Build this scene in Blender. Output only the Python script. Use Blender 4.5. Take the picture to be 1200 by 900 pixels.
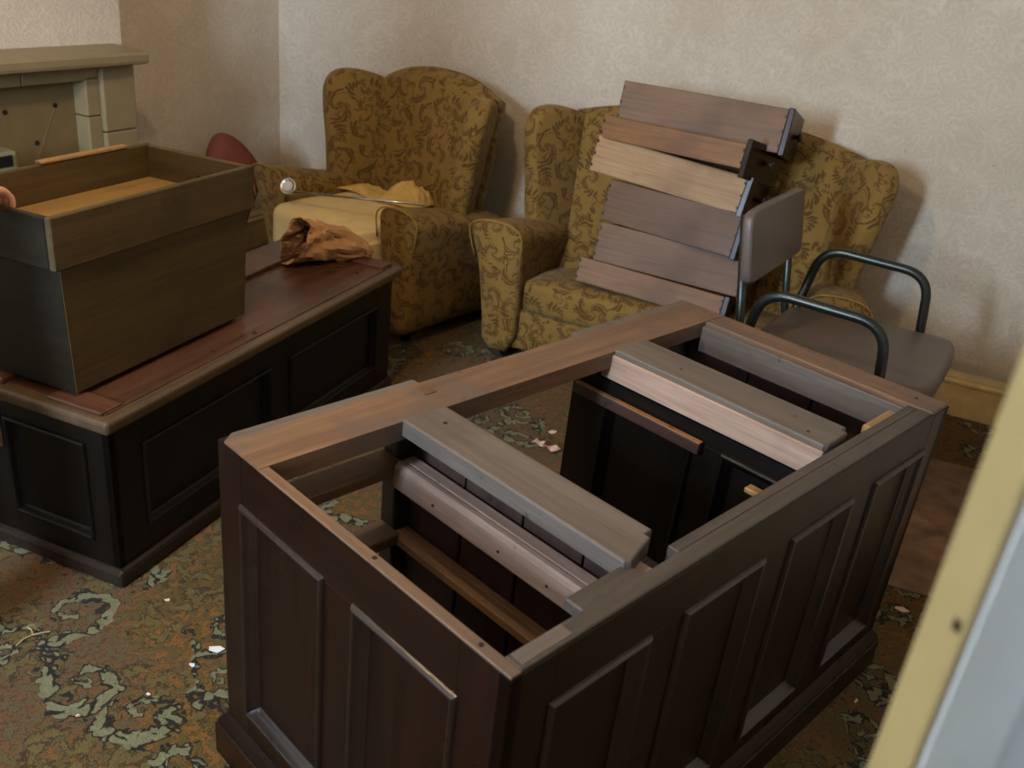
import bpy, bmesh, math, random
from mathutils import Vector, Matrix, noise
random.seed(7)
for o in list(bpy.data.objects): bpy.data.objects.remove(o)
SC = bpy.context.scene
COL = SC.collection
# ------------------------------------------------------------------ camera
ROT = ((0.89869006, -0.26879798, 0.34655999),
       (0.42634143, 0.35001388, -0.83410027),
       (0.10290366, 0.8973505, 0.42915371))
CAMZ, FPX = 1.57, 1074.07
cam = bpy.data.cameras.new('camera'); camo = bpy.data.objects.new('camera', cam); COL.objects.link(camo)
m = Matrix(ROT).to_4x4(); m.translation = (0, 0, CAMZ); camo.matrix_world = m
cam.sensor_width = 36; cam.lens = FPX / 1200 * 36; cam.clip_start = 0.02
cam.dof.use_dof = True; cam.dof.focus_distance = 2.1; cam.dof.aperture_fstop = 4.8
SC.camera = camo
# ------------------------------------------------------------------ world, daylight, exposure
w = bpy.data.worlds.new('sky'); SC.world = w; w.use_nodes = True
w.node_tree.nodes['Background'].inputs[0].default_value = (0.42, 0.62, 1.0, 1)
w.node_tree.nodes['Background'].inputs[1].default_value = 0.5
def area(name, loc, rot, sx, sy, power, col):
    l = bpy.data.lights.new(name, 'AREA'); l.shape = 'RECTANGLE'; l.size = sx; l.size_y = sy
    l.energy = power; l.color = col
    o = bpy.data.objects.new(name, l); COL.objects.link(o); o.location = loc; o.rotation_euler = rot
    return o
# daylight entering by the window in the wall behind the camera
area('window_daylight', (-1.55, -1.33, 1.75), (math.radians(90), 0, 0), 0.36, 1.0, 178, (0.64, 0.81, 1.0))
# added cool light in the unseen hall, aimed to brighten the door leaf
h_ = area('hall_door_fill', (1.66, -.55, 1.75), (0, 0, 0), 0.7, 1.1, 130, (0.36, 0.59, 1.0))
h_.rotation_euler = (Vector((.3, .65, 1.2))-Vector((1.66, -.55, 1.75))).to_track_quat('-Z', 'Z').to_euler()
SC.view_settings.view_transform = 'Standard'; SC.view_settings.look = 'None'
SC.view_settings.gamma = 1; SC.view_settings.use_curve_mapping = False
SC.view_settings.exposure = -0.36
# ------------------------------------------------------------------ pixel helpers (1200x900 frame)
MR = Matrix(ROT)
CP = Vector((0, 0, CAMZ))
def ray(p): return MR @ Vector(((p[0]-600)/FPX, -(p[1]-450)/FPX, -1))
def at_z(p, z): d = ray(p); return CP + d*((z-CAMZ)/d.z)
def at_y(p, y): d = ray(p); return CP + d*(y/d.y)
def at_plane(p, o, n): d = ray(p); return CP + d*((Vector(o)-CP).dot(n)/d.dot(n))
# ------------------------------------------------------------------ materials
def srgb(r, g, b):
    f = lambda c: (c/255/12.92) if c/255 <= .04045 else ((c/255+.055)/1.055)**2.4
    return (f(r), f(g), f(b), 1)
MATS = {}
class NT:
    def __init__(s, name, rough=.6, spec=.5):
        s.m = bpy.data.materials.new(name); s.m.use_nodes = True; s.t = s.m.node_tree
        s.b = s.t.nodes['Principled BSDF']; s.b.inputs['Roughness'].default_value = rough
        s.b.inputs['Specular IOR Level'].default_value = spec
    def n(s, typ, **kw):
        x = s.t.nodes.new(typ)
        for k, v in kw.items(): setattr(x, k, v)
        return x
    def l(s, a, b): s.t.links.new(a, b)
    def val(s, x, sock):
        if hasattr(x, 'is_output'): s.l(x, sock)
        else: sock.default_value = x
    def math(s, op, a, b=0.0, c=None, clamp=False):
        x = s.n('ShaderNodeMath', operation=op, use_clamp=clamp)
        s.val(a, x.inputs[0]); s.val(b, x.inputs[1])
        if c is not None: s.val(c, x.inputs[2])
        return x.outputs[0]
    def vmath(s, op, a, b=(0, 0, 0), scale=None):
        x = s.n('ShaderNodeVectorMath', operation=op); s.val(a, x.inputs[0]); s.val(b, x.inputs[1])
        if scale is not None: s.val(scale, x.inputs['Scale'])
        return x.outputs[1] if op in ('LENGTH', 'DISTANCE') else x.outputs[0]
    def coord(s, kind='Object'): return s.n('ShaderNodeTexCoord').outputs[kind]
    def mapping(s, v, scale=(1, 1, 1), rot=(0, 0, 0), loc=(0, 0, 0)):
        x = s.n('ShaderNodeMapping'); s.l(v, x.inputs[0]); x.inputs['Scale'].default_value = scale
        x.inputs['Rotation'].default_value = rot; x.inputs['Location'].default_value = loc
        return x.outputs[0]
    def noise(s, v, scale, detail=3, rough=.5, dist=0, color=False):
        x = s.n('ShaderNodeTexNoise'); s.l(v, x.inputs['Vector']); x.inputs['Scale'].default_value = scale
        x.inputs['Detail'].default_value = detail; x.inputs['Roughness'].default_value = rough
        x.inputs['Distortion'].default_value = dist
        return x.outputs['Color' if color else 'Fac']
    def ramp(s, f, stops, mode='LINEAR'):
        x = s.n('ShaderNodeValToRGB'); x.color_ramp.interpolation = mode; e = x.color_ramp.elements
        while len(e) < len(stops): e.new(.5)
        for i, (p, c) in enumerate(stops): e[i].position = p; e[i].color = c
        s.l(f, x.inputs[0]); return x.outputs[0]
    def mix(s, f, a, b, mode='MIX'):
        x = s.n('ShaderNodeMix', data_type='RGBA', blend_type=mode)
        s.val(f, x.inputs[0]); s.val(a, x.inputs[6]); s.val(b, x.inputs[7]); return x.outputs[2]
    def step(s, f, lo, hi):
        x = s.n('ShaderNodeMapRange', interpolation_type='SMOOTHSTEP'); s.val(f, x.inputs[0])
        x.inputs[1].default_value = lo; x.inputs[2].default_value = hi; return x.outputs[0]
    def bump(s, h, strength, dist=.01):
        x = s.n('ShaderNodeBump'); x.inputs['Strength'].default_value = strength; x.inputs['Distance'].default_value = dist
        s.l(h, x.inputs['Height']); s.l(x.outputs[0], s.b.inputs['Normal'])
    def col(s, c): s.val(c, s.b.inputs['Base Color'])
def plain(name, c, rough=.6, metal=0, spec=.5, var=.12):
    if name in MATS: return MATS[name]
    k = NT(name, rough, spec); v = k.coord(); n = k.noise(v, 14, 4)
    lo = tuple(x*(1-var) for x in c[:3])+(1,); hi = tuple(min(1, x*(1+var)) for x in c[:3])+(1,)
    k.col(k.ramp(n, [(.3, lo), (.7, hi)])); k.b.inputs['Metallic'].default_value = metal
    k.bump(k.noise(v, 90, 3), .05, .004)
    MATS[name] = k.m; return k.m
WOODS = dict(  # dark tone, light tone, wear tone, wear amount, roughness
    mahogany=((16, 8, 6), (36, 16, 10), (62, 40, 32), .0, .30),
    mahogany_in=((44, 28, 24), (70, 47, 40), (110, 86, 76), .2, .55),
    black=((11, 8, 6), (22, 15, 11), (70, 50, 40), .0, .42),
    worn=((86, 62, 45), (130, 98, 73), (92, 78, 69), .75, .5),
    grey=((84, 75, 68), (112, 101, 92), (70, 60, 56), .35, .55),
    greydark=((56, 48, 43), (86, 76, 68), (54, 46, 42), .35, .5),
    pine=((140, 112, 96), (186, 156, 138), (110, 86, 76), .35, .6),
    orange=((112, 78, 52), (170, 122, 82), (104, 70, 48), .3, .55),
    red=((58, 35, 24), (98, 63, 43), (50, 34, 27), .5, .30),
    drawer=((80, 53, 29), (128, 90, 53), (84, 62, 52), .4, .52),
    drawer_b=((98, 64, 35), (148, 103, 60), (92, 68, 56), .4, .52),
    drawer_c=((78, 50, 28), (114, 78, 45), (76, 54, 44), .4, .5),
    drawer_pale=((130, 97, 63), (184, 146, 101), (112, 84, 66), .35, .55),
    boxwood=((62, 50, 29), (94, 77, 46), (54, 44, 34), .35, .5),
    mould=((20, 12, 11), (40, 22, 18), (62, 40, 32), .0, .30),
    boxshade=((24, 20, 14), (40, 33, 22), (40, 32, 25), .35, .5),  # boxwood for the near ends, their shade put into the colour
    chestbase=((34, 26, 21), (52, 41, 33), (40, 30, 25), .3, .42),
    traybed=((130, 100, 56), (168, 134, 80), (104, 80, 46), .3, .6),
    edge=((66, 50, 36), (96, 76, 54), (54, 42, 32), .3, .42))
def W(kind, ax='x'):
    name = 'wood_%s_%s' % (kind, ax)
    if name in MATS: return MATS[name]
    a, b, c, amt, rough = WOODS[kind]; k = NT(name, rough, .9 if kind == 'mould' else .3 if kind in ('black', 'mahogany', 'boxshade', 'chestbase') else .5)
    v = k.coord(); i = 'xyz'.index(ax)
    sc = [26, 26, 26]; sc[i] = 1.6
    g = k.noise(k.mapping(v, sc), 1.0, 5, .6, .6)
    sc2 = [190, 190, 190]; sc2[i] = 6
    fine = k.noise(k.mapping(v, sc2), 1.0, 3, .6)
    big = k.noise(v, 4.5, 3, .55)
    base = k.ramp(k.math('MULTIPLY_ADD', fine, .35, k.math('MULTIPLY', g, .65)), [(.33, srgb(*a)), (.66, srgb(*b))])
    patch = k.math('MULTIPLY', k.step(big, .5, .68), amt)
    spot = k.step(k.noise(v, 38, 2), .70, .76)
    base = k.mix(patch, base, srgb(*c))
    dark = tuple(x*.35 for x in srgb(*a)[:3])+(1,)
    base = k.mix(k.math('MULTIPLY', spot, .55 if amt else .0), base, dark)
    k.col(base)
    k.val(k.math('MULTIPLY_ADD', big, .25, rough-.12), k.b.inputs['Roughness'])
    k.bump(k.math('ADD', fine, g), .12 if kind not in ('mahogany', 'black') else .05, .004)
    MATS[name] = k.m; return k.m
def scroll(k, uv, cell, arms, twist, rmax, serr, thr, warp, seed=0.0, ns=.45, keep=1.0, soft=.16, lobe=0.0):
    """leafy spiral motif about each point of a 2D cell pattern; returns (mask, rim)"""
    wn = k.noise(uv, 1/cell*1.6, 3, .6, 0, True)
    p = k.vmath('ADD', uv, k.vmath('SCALE', k.vmath('SUBTRACT', wn, (.5, .5, .5)), scale=warp))
    p = k.vmath('ADD', p, (seed, seed*.7, 0))
    vo = k.n('ShaderNodeTexVoronoi', voronoi_dimensions='2D'); k.l(p, vo.inputs['Vector'])
    vo.inputs['Scale'].default_value = 1/cell; vo.inputs['Randomness'].default_value = .62
    d = k.vmath('SUBTRACT', p, vo.outputs['Position'])
    sx = k.n('ShaderNodeSeparateXYZ'); k.l(d, sx.inputs[0])
    r = k.math('SQRT', k.math('ADD', k.math('MULTIPLY', sx.outputs[0], sx.outputs[0]), k.math('MULTIPLY', sx.outputs[1], sx.outputs[1])))
    th = k.math('ARCTAN2', sx.outputs[1], sx.outputs[0])
    rc = k.n('ShaderNodeSeparateColor'); k.l(vo.outputs['Color'], rc.inputs[0])
    ph = k.math('MULTIPLY', rc.outputs[0], 6.28)
    sgn = k.math('MULTIPLY_ADD', k.math('GREATER_THAN', rc.outputs[1], .5), 2.0, -1.0)
    lr = k.math('LOGARITHM', k.math('ADD', k.math('DIVIDE', r, cell), .02), 2.718)
    ang = k.math('ADD', k.math('MULTIPLY', th, float(arms)), k.math('ADD', ph, k.math('MULTIPLY', k.math('MULTIPLY', lr, twist), sgn)))
    teeth = k.math('MULTIPLY', k.math('SINE', k.math('ADD', k.math('MULTIPLY', th, 11.0), k.math('MULTIPLY', lr, 17.0))), serr)
    s = k.math('ADD', k.math('SINE', ang), teeth)
    s = k.math('ADD', s, k.math('MULTIPLY_ADD', k.noise(uv, 1/cell*7, 3), ns*2, -ns))
    if lobe:
        vl = k.n('ShaderNodeTexVoronoi', voronoi_dimensions='2D'); k.l(p, vl.inputs['Vector']); vl.inputs['Scale'].default_value = 6.5/cell
        s = k.math('ADD', s, k.math('MULTIPLY_ADD', vl.outputs['Distance'], -2.0*lobe, lobe*.8))
    s = k.math('SUBTRACT', s, k.math('MULTIPLY', k.step(r, rmax*cell*.55, rmax*cell), 2.6))
    s = k.math('SUBTRACT', s, k.math('MULTIPLY', k.math('GREATER_THAN', rc.outputs[2], keep), 4.0))
    return k.step(s, thr, thr+soft), k.step(s, thr-.55, thr-.4)
def carpet_mat():
    k = NT('carpet', .95, .15); v = k.coord()
    a = k.noise(v, 2.3, 3, .5, .4); c = k.noise(v, 1.4, 2, .5, .3)
    base = k.ramp(a, [(.36, srgb(98, 74, 34)), (.50, srgb(122, 88, 38)), (.66, srgb(114, 74, 38))])
    base = k.mix(k.step(c, .46, .60), base, srgb(104, 76, 50))
    lf, rm = scroll(k, v, .055, 2, 2.2, 1.0, .2, -.05, .035, 3.1, .5, 1.0, .4, .8)
    base = k.mix(k.math('MULTIPLY', rm, .55), base, srgb(58, 45, 23))
    base = k.mix(k.math('MULTIPLY', lf, .75), base, k.mix(k.step(c, .44, .60), srgb(92, 80, 40), srgb(96, 88, 62)))
    l1, r1 = scroll(k, v, .11, 2, 2.6, 1.0, .2, .25, .07, 6.4, .5, .6, .35, .9)
    base = k.mix(k.math('MULTIPLY', r1, .70), base, srgb(50, 42, 24))
    base = k.mix(k.math('MULTIPLY', l1, .80), base, k.mix(k.noise(v, 24, 2), srgb(88, 78, 40), srgb(122, 108, 64)))
    l2, r2 = scroll(k, v, .17, 1, 4.2, 1.02, .2, .42, .10, 9.3, .5, .42, .35, 1.1)
    base = k.mix(k.math('MULTIPLY', r2, .92), base, srgb(26, 26, 24))
    base = k.mix(k.math('MULTIPLY', l2, .92), base, k.mix(k.noise(v, 30, 2), srgb(98, 100, 72), srgb(142, 144, 114)))
    tuft = k.noise(v, 75, 3, .6)
    base = k.mix(k.math('MULTIPLY', k.step(tuft, .48, .66), .35), base, k.mix(.5, base, srgb(40, 32, 18)))
    fine = k.noise(v, 260, 2)
    base = k.mix(.4, base, k.mix(fine, (.02, .016, .01, 1), (1, .9, .75, 1)), 'SOFT_LIGHT')
    h = k.math('ADD', k.noise(v, 330, 2), k.math('ADD', k.math('MULTIPLY', lf, .5), k.math('MULTIPLY', l2, .7)))
    k.col(base); k.bump(h, .5, .008)
    k.b.inputs['Sheen Weight'].default_value = .08
    return k.m
def fabric_mat(name, gold, dark, cell=.10):
    k = NT(name, .85, .2); uv = k.coord('UV')
    leaf, rim = scroll(k, uv, cell*1.1, 2, 3.2, .98, .55, .46, .045, 1.7, .28)
    l2, r2 = scroll(k, uv, cell*.62, 3, 1.4, .9, .45, .66, .03, 5.5, .25, .40)
    msk = k.math('MAXIMUM', leaf, l2)
    n = k.noise(uv, 7, 4, .6)
    base = k.ramp(n, [(.3, tuple(x*.80 for x in gold[:3])+(1,)), (.7, gold)])
    base = k.mix(k.math('MULTIPLY', msk, .80), base, dark)
    k.col(base); k.b.inputs['Sheen Weight'].default_value = .12; k.b.inputs['Sheen Roughness'].default_value = .5
    k.b.inputs['Sheen Tint'].default_value = (1, .85, .55, 1)
    k.bump(k.math('ADD', k.noise(uv, 700, 2), k.math('MULTIPLY', msk, -.6)), .2, .003)
    return k.m
def paper_mat():
    k = NT('wallpaper', .75, .3); v = k.coord()
    sx = k.n('ShaderNodeSeparateXYZ'); k.l(v, sx.inputs[0])
    cb = k.n('ShaderNodeCombineXYZ'); k.l(k.math('ADD', sx.outputs[0], sx.outputs[1]), cb.inputs[0]); k.l(sx.outputs[2], cb.inputs[1])
    uv = cb.outputs[0]
    fan, r1 = scroll(k, uv, .13, 13, 4.0, 1.15, .2, -.1, .10, 2.2, .5, 1.0, 1.0)
    fan2, r2 = scroll(k, uv, .085, 9, 3.0, 1.1, .2, .0, .07, 7.7, .5, .7, 1.0)
    curl, r3 = scroll(k, uv, .17, 1, 4.0, 1.0, .1, .1, .10, 5.1, .3, .6, .6)
    fea = k.noise(k.vmath('ADD', uv, k.vmath('SCALE', k.noise(uv, 9, 3, .6, 0, True), scale=.16)), 42, 3, .6, 1.5)
    h = k.math('ADD', k.math('ADD', k.math('MULTIPLY', fan, .4), k.math('MULTIPLY', curl, .35)), k.math('ADD', k.math('MULTIPLY', fan2, .35), k.math('MULTIPLY', fea, .8)))
    stain = k.noise(v, 1.1, 4, .6)
    base = k.ramp(stain, [(.35, srgb(202, 189, 170)), (.62, srgb(218, 208, 193))])
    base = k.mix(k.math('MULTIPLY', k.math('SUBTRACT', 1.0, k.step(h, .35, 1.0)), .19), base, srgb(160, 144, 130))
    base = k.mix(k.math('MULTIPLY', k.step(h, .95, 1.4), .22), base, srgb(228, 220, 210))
    spot = k.step(k.noise(v, 46, 1), .755, .79)
    base = k.mix(k.math('MULTIPLY', spot, .3), base, srgb(126, 110, 100))
    k.col(base); k.bump(h, .24, .006)
    return k.m
M_CARPET = carpet_mat(); M_PAPER = paper_mat()
M_GOLD = fabric_mat('damask', srgb(142, 111, 58), srgb(80, 54, 27))
M_GOLDPLAIN = plain('gold_velvet', srgb(154, 119, 58), .9, 0, .2)
M_CEIL = plain('ceiling_paint', srgb(196, 186, 166), .9)
M_CREAM = plain('cream_paint', srgb(214, 188, 138), .5)
M_DOOR = plain('door_paint', srgb(206, 208, 206), .45, var=.05)
M_DOOREDGE = plain('door_edge_paint', srgb(148, 128, 84), .5, var=.06)
M_TILE = plain('sage_tile', srgb(140, 124, 92), .45, var=.06)
M_TILEDARK = plain('sage_board', srgb(118, 100, 66), .55, var=.08)
M_STEEL = plain('painted_steel', srgb(62, 66, 64), .32, .75, var=.08)
M_VINYL = plain('taupe_vinyl', srgb(98, 86, 80), .42, var=.06)
M_CHROME = plain('chrome', srgb(200, 198, 192), .18, 1, var=.04)
M_CLOTH = plain('cream_cloth', srgb(232, 206, 152), .9, var=.06)
M_YELLOW = plain('yellow_cloth', srgb(216, 178, 106), .9, var=.1)
M_KRAFT = plain('kraft_paper', srgb(176, 132, 88), .8)
M_KRAFTSHADE = plain('kraft_shaded', srgb(112, 80, 54), .85)  # same kraft paper, shade inside the bag mouth put into the colour
M_WHITEP = plain('white_paper', srgb(232, 230, 232), .7, var=.04)
M_PINKP = plain('wrapper', srgb(222, 186, 168), .6)
M_MAROON = plain('wrapper_print', srgb(128, 40, 52), .6)
M_RUST = plain('rust_velvet', srgb(106, 48, 26), .9)
M_BLACK = plain('black_enamel', srgb(22, 22, 22), .35)
M_BRASSDK = plain('dark_knob', srgb(52, 36, 30), .3)
M_CARD = plain('brown_board', srgb(128, 98, 74), .8, var=.3)
M_HOLE = plain('screw_hole', srgb(26, 18, 14), .9)
# ------------------------------------------------------------------ mesh helpers
def link(name, me, mat, parent=None, smooth=False):
    o = bpy.data.objects.new(name, me); COL.objects.link(o)
    if mat: me.materials.append(mat)
    if smooth: me.polygons.foreach_set('use_smooth', [True]*len(me.polygons))
    if parent: o.parent = parent
    return o
def fin(name, bm, mat, parent=None, smooth=False, uv=False):
    bmesh.ops.recalc_face_normals(bm, faces=bm.faces)
    if uv:
        lay = bm.loops.layers.uv.new('UVMap')
        for f in bm.faces:
            n = f.normal; ax = max(range(3), key=lambda i: abs(n[i]))
            for lp in f.loops:
                c = lp.vert.co
                lp[lay].uv = ((c.y, c.z), (c.x, c.z), (c.x, c.y))[ax]
    me = bpy.data.meshes.new(name); bm.to_mesh(me); bm.free()
    return link(name, me, mat, parent, smooth)
def cube(bm, x0, x1, y0, y1, z0, z1, bev=.0025, seg=1):
    g = bmesh.ops.create_cube(bm, size=1)['verts']
    for v in g: v.co = Vector(((x0+x1)/2+v.co.x*(x1-x0), (y0+y1)/2+v.co.y*(y1-y0), (z0+z1)/2+v.co.z*(z1-z0)))
    if bev:
        es = list({e for v in g for e in v.link_edges})
        r = bmesh.ops.bevel(bm, geom=es, offset=bev, segments=seg, affect='EDGES', profile=.5)
    return bm
def box(name, x0, x1, y0, y1, z0, z1, mat, parent=None, bev=.0025, seg=1, smooth=False, uv=False):
    return fin(name, cube(bmesh.new(), x0, x1, y0, y1, z0, z1, bev, seg), mat, parent, smooth, uv)
def prism(bm, pts, axis, a0, a1, bev=0, seg=3, cuts=0):
    """outline pts (2D) extruded along axis from a0 to a1; 2D axes are the other two in xyz order"""
    def mk(p, a):
        q = list(p); q.insert('xyz'.index(axis), a); return Vector(q)
    lv = [a0+(a1-a0)*i/(cuts+1) for i in range(cuts+2)]
    rings = [[bm.verts.new(mk(p, a)) for p in pts] for a in lv]
    n = len(pts)
    for r0, r1 in zip(rings, rings[1:]):
        for i in range(n): bm.faces.new((r0[i], r0[(i+1) % n], r1[(i+1) % n], r1[i]))
    bm.faces.new(rings[0][::-1]); bm.faces.new(rings[-1])
    if bev:
        es = []
        for r in (rings[0], rings[-1]):
            for i in range(n):
                e = bm.edges.get((r[i], r[(i+1) % n]))
                if e: es.append(e)
        bmesh.ops.recalc_face_normals(bm, faces=bm.faces)
        bmesh.ops.bevel(bm, geom=es, offset=bev, segments=seg, affect='EDGES', profile=.5)
    return bm
def smooth_loop(pts, it=2, closed=True):
    for _ in range(it):
        q = []; n = len(pts)
        for i in range(n if closed else n-1):
            a, b = Vector(pts[i]), Vector(pts[(i+1) % n]); q += [tuple(a*.75+b*.25), tuple(a*.25+b*.75)]
        if not closed: q = [tuple(pts[0])]+q+[tuple(pts[-1])]
        pts = q
    return pts
def tube(bm, pts, r, seg=10, closed=False, cap=True):
    pts = [Vector(p) for p in pts]; n = len(pts); rings = []
    prev = None
    for i, p in enumerate(pts):
        a = pts[(i-1) % n] if (closed or i > 0) else p; b = pts[(i+1) % n] if (closed or i < n-1) else p
        t = (b-a).normalized()
        if prev is None:
            u = t.orthogonal().normalized()
        else:
            u = (prev-t*prev.dot(t)).normalized()
        prev = u; v = t.cross(u); rr = r[i] if isinstance(r, (list, tuple)) else r
        rings.append([bm.verts.new(p+(u*math.cos(2*math.pi*k/seg)+v*math.sin(2*math.pi*k/seg))*rr) for k in range(seg)])
    for i in range(n if closed else n-1):
        r0, r1 = rings[i], rings[(i+1) % n]
        for k in range(seg): bm.faces.new((r0[k], r0[(k+1) % seg], r1[(k+1) % seg], r1[k]))
    if cap and not closed: bm.faces.new(rings[0][::-1]); bm.faces.new(rings[-1])
    return bm
def lathe(bm, prof, M, seg=20):
    rings = [[bm.verts.new(M @ Vector((r*math.cos(2*math.pi*k/seg), r*math.sin(2*math.pi*k/seg), z))) for k in range(seg)] for r, z in prof]
    for r0, r1 in zip(rings, rings[1:]):
        for k in range(seg): bm.faces.new((r0[k], r0[(k+1) % seg], r1[(k+1) % seg], r1[k]))
    bm.faces.new(rings[0][::-1]); bm.faces.new(rings[-1]); return bm
def bezier_tube_path(corners, rad, n=6):
    """polyline with rounded corners"""
    c = [Vector(p) for p in corners]; out = [c[0]]
    for a, b, d in zip(c, c[1:], c[2:]):
        u = (a-b).normalized(); v = (d-b).normalized(); rr = min(rad, (a-b).length*.48, (d-b).length*.48)
        p0, p2 = b+u*rr, b+v*rr
        for i in range(n+1):
            t = i/n; out.append(p0*(1-t)**2+b*2*t*(1-t)+p2*t*t)
    return out+[c[-1]]
def thing(name, label, cat, loc=(0, 0, 0), rz=0, group=None):
    o = bpy.data.objects.new(name, None); COL.objects.link(o); o.empty_display_size = .05
    o.location = loc; o.rotation_euler = (0, 0, rz); return tag(o, label, cat, group)
def tag(o, label, cat, group=None):
    o['label'] = label; o['category'] = cat
    if group: o['group'] = group
    return o
def struct(o, label=None):
    o['kind'] = 'structure'
    if label: o['label'] = label
    return o
# ================================================================== the room
XL, XB, XR, YB, YF, ZC = -3.11, -2.85, 0.68, 3.945, -1.30, 2.72
struct(box('floor', XL-.1, XR+.1, YF-.1, YB+.1, -.1, 0, M_CARPET, bev=0), 'fitted carpet with gold, olive and dark leafy scrolls')
struct(box('ceiling', XL-.1, XR+.1, YF-.1, YB+.1, ZC, ZC+.1, M_CEIL, bev=0))
struct(box('wall_back', XL-.1, XR+.1, YB, YB+.1, 0, ZC, M_PAPER, bev=0), 'off-white wallpaper with embossed leaf swirls')
struct(box('wall_left', XL-.1, XL, YF-.1, YB, 0, ZC, M_PAPER, bev=0))
struct(box('wall_chimney', XL, XB, 1.02, 2.69, 0, ZC, M_PAPER, bev=0), 'papered chimney breast above the mantelpiece')
bm = bmesh.new()                                   # right wall with the doorway beside the camera
cube(bm, XR, XR+.1, YF, .12, 0, ZC, 0); cube(bm, XR, XR+.1, .92, YB, 0, ZC, 0); cube(bm, XR, XR+.1, .12, .92, 2.05, ZC, 0)
struct(fin('wall_right', bm, M_PAPER))
bm = bmesh.new()                                   # wall behind the camera with the window
wx0, wx1, wz0, wz1 = -1.73, -1.37, 1.25, 2.25
cube(bm, XL, wx0, YF-.1, YF, 0, ZC, 0); cube(bm, wx1, XR, YF-.1, YF, 0, ZC, 0)
cube(bm, wx0, wx1, YF-.1, YF, 0, wz0, 0); cube(bm, wx0, wx1, YF-.1, YF, wz1, ZC, 0)
struct(fin('wall_front', bm, M_PAPER))
win = struct(box('window_1', wx0-.07, wx1+.07, YF, YF+.03, wz0-.07, wz0, M_CEIL))
box('window_frame', wx0-.07, wx0, YF, YF+.03, wz0, wz1, M_CEIL, win); box('window_frame', wx1, wx1+.07, YF, YF+.03, wz0, wz1, M_CEIL, win)
box('window_frame', wx0-.07, wx1+.07, YF, YF+.03, wz1, wz1+.07, M_CEIL, win)
def skirting(name, p0, p1, inward, label=None):
    p0, p1, n = Vector(p0), Vector(p1), Vector(inward); d = (p1-p0)
    prof = [(0, 0), (.018, 0), (.018, .135), (.026, .142), (.026, .152), (.016, .158), (.016, .170), (.007, .188), (0, .188)]
    bm = bmesh.new(); ends = []
    for q in (p0, p1): ends.append([bm.verts.new(q+n*a+Vector((0, 0, z))) for a, z in prof])
    k = len(prof)
    for i in range(k): bm.faces.new((ends[0][i], ends[0][(i+1) % k], ends[1][(i+1) % k], ends[1][i]))
    bm.faces.new(ends[0][::-1]); bm.faces.new(ends[1])
    return struct(fin(name, bm, M_CREAM), label)
skirting('baseboard_back', (XL, YB, 0), (XR, YB, 0), (0, -1, 0), 'cream painted skirting board under the papered wall')
skirting('baseboard_left', (XL, 2.69, 0), (XL, YB, 0), (1, 0, 0))
skirting('baseboard_right', (XR, .99, 0), (XR, YB, 0), (-1, 0, 0))
for i, (y0, y1, z1) in enumerate(((.05, .12, 2.12), (.92, .99, 2.12))):
    struct(box('trim_%d' % (i+1), XR-.02, XR, y0, y1, 0, z1, M_DOOR))
struct(box('wall_hall', 1.75, 1.85, YF, 2.2, 0, ZC, M_CEIL, bev=0)); struct(box('floor_hall', XR+.1, 1.75, YF, 2.2, -.1, 0, M_CARPET, bev=0)); struct(box('ceiling_hall', XR+.1, 1.85, YF, 2.2, ZC, ZC+.1, M_CEIL, bev=0))
struct(box('wall_hall_end', XR+.1, 1.75, 2.1, 2.2, 0, ZC, M_CEIL, bev=0)); struct(box('wall_hall_front', XR+.1, 1.75, YF-.1, YF, 0, ZC, M_CEIL, bev=0))
# the open door beside the camera: leading edge towards the room, face towards the hall
def door():
    q = CP + ray((1068, 900))*.50
    ang = math.radians(40)
    d = bpy.data.objects.new('door_1', None); COL.objects.link(d); struct(d, 'open painted panel door with a cream leading edge beside the hall')
    d.location = (q.x, q.y, .012); d.rotation_euler = (0, 0, ang)
    Ld, T = .72, .029           # local x: width from leading edge, y: thickness (camera side is y=0)
    for nm, a in (('stile', (0.004, .062)), ('stile', (Ld-.09, Ld))):
        box(nm, a[0], a[1], 0, T, 0, 1.97, M_DOOR, d, .003)
    e = box('leading_edge', -.0005, .004, .0005, T-.0005, 0, 1.97, M_DOOREDGE, d, .0015); e['label'] = 'cream painted door edge'
    for z0, z1 in ((0, .2), (.78, .96), (1.86, 1.97)): box('rail', .062, Ld-.09, .001, T-.001, z0, z1, M_DOOR, d, .002)
    for z0, z1 in ((.2, .78), (.96, 1.86)):
        p = box('panel', .062, Ld-.09, .012, T-.012, z0, z1, M_DOOR, d, 0)
        for a in (((.062, .074), (z0, z1)), ((Ld-.102, Ld-.09), (z0, z1))):
            box('moulding', a[0][0], a[0][1], .004, .012, a[1][0], a[1][1], M_DOOR, p, .003)
        for a in ((z0, z0+.012), (z1-.012, z1)):
            box('moulding', .074, Ld-.102, .004, .012, a[0], a[1], M_DOOR, p, .003)
    zl = CAMZ - .30
    box('latch', -.0015, .004, .003, .009, zl-.002, zl+.006, M_BRASSDK, d, .001)
door()
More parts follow.
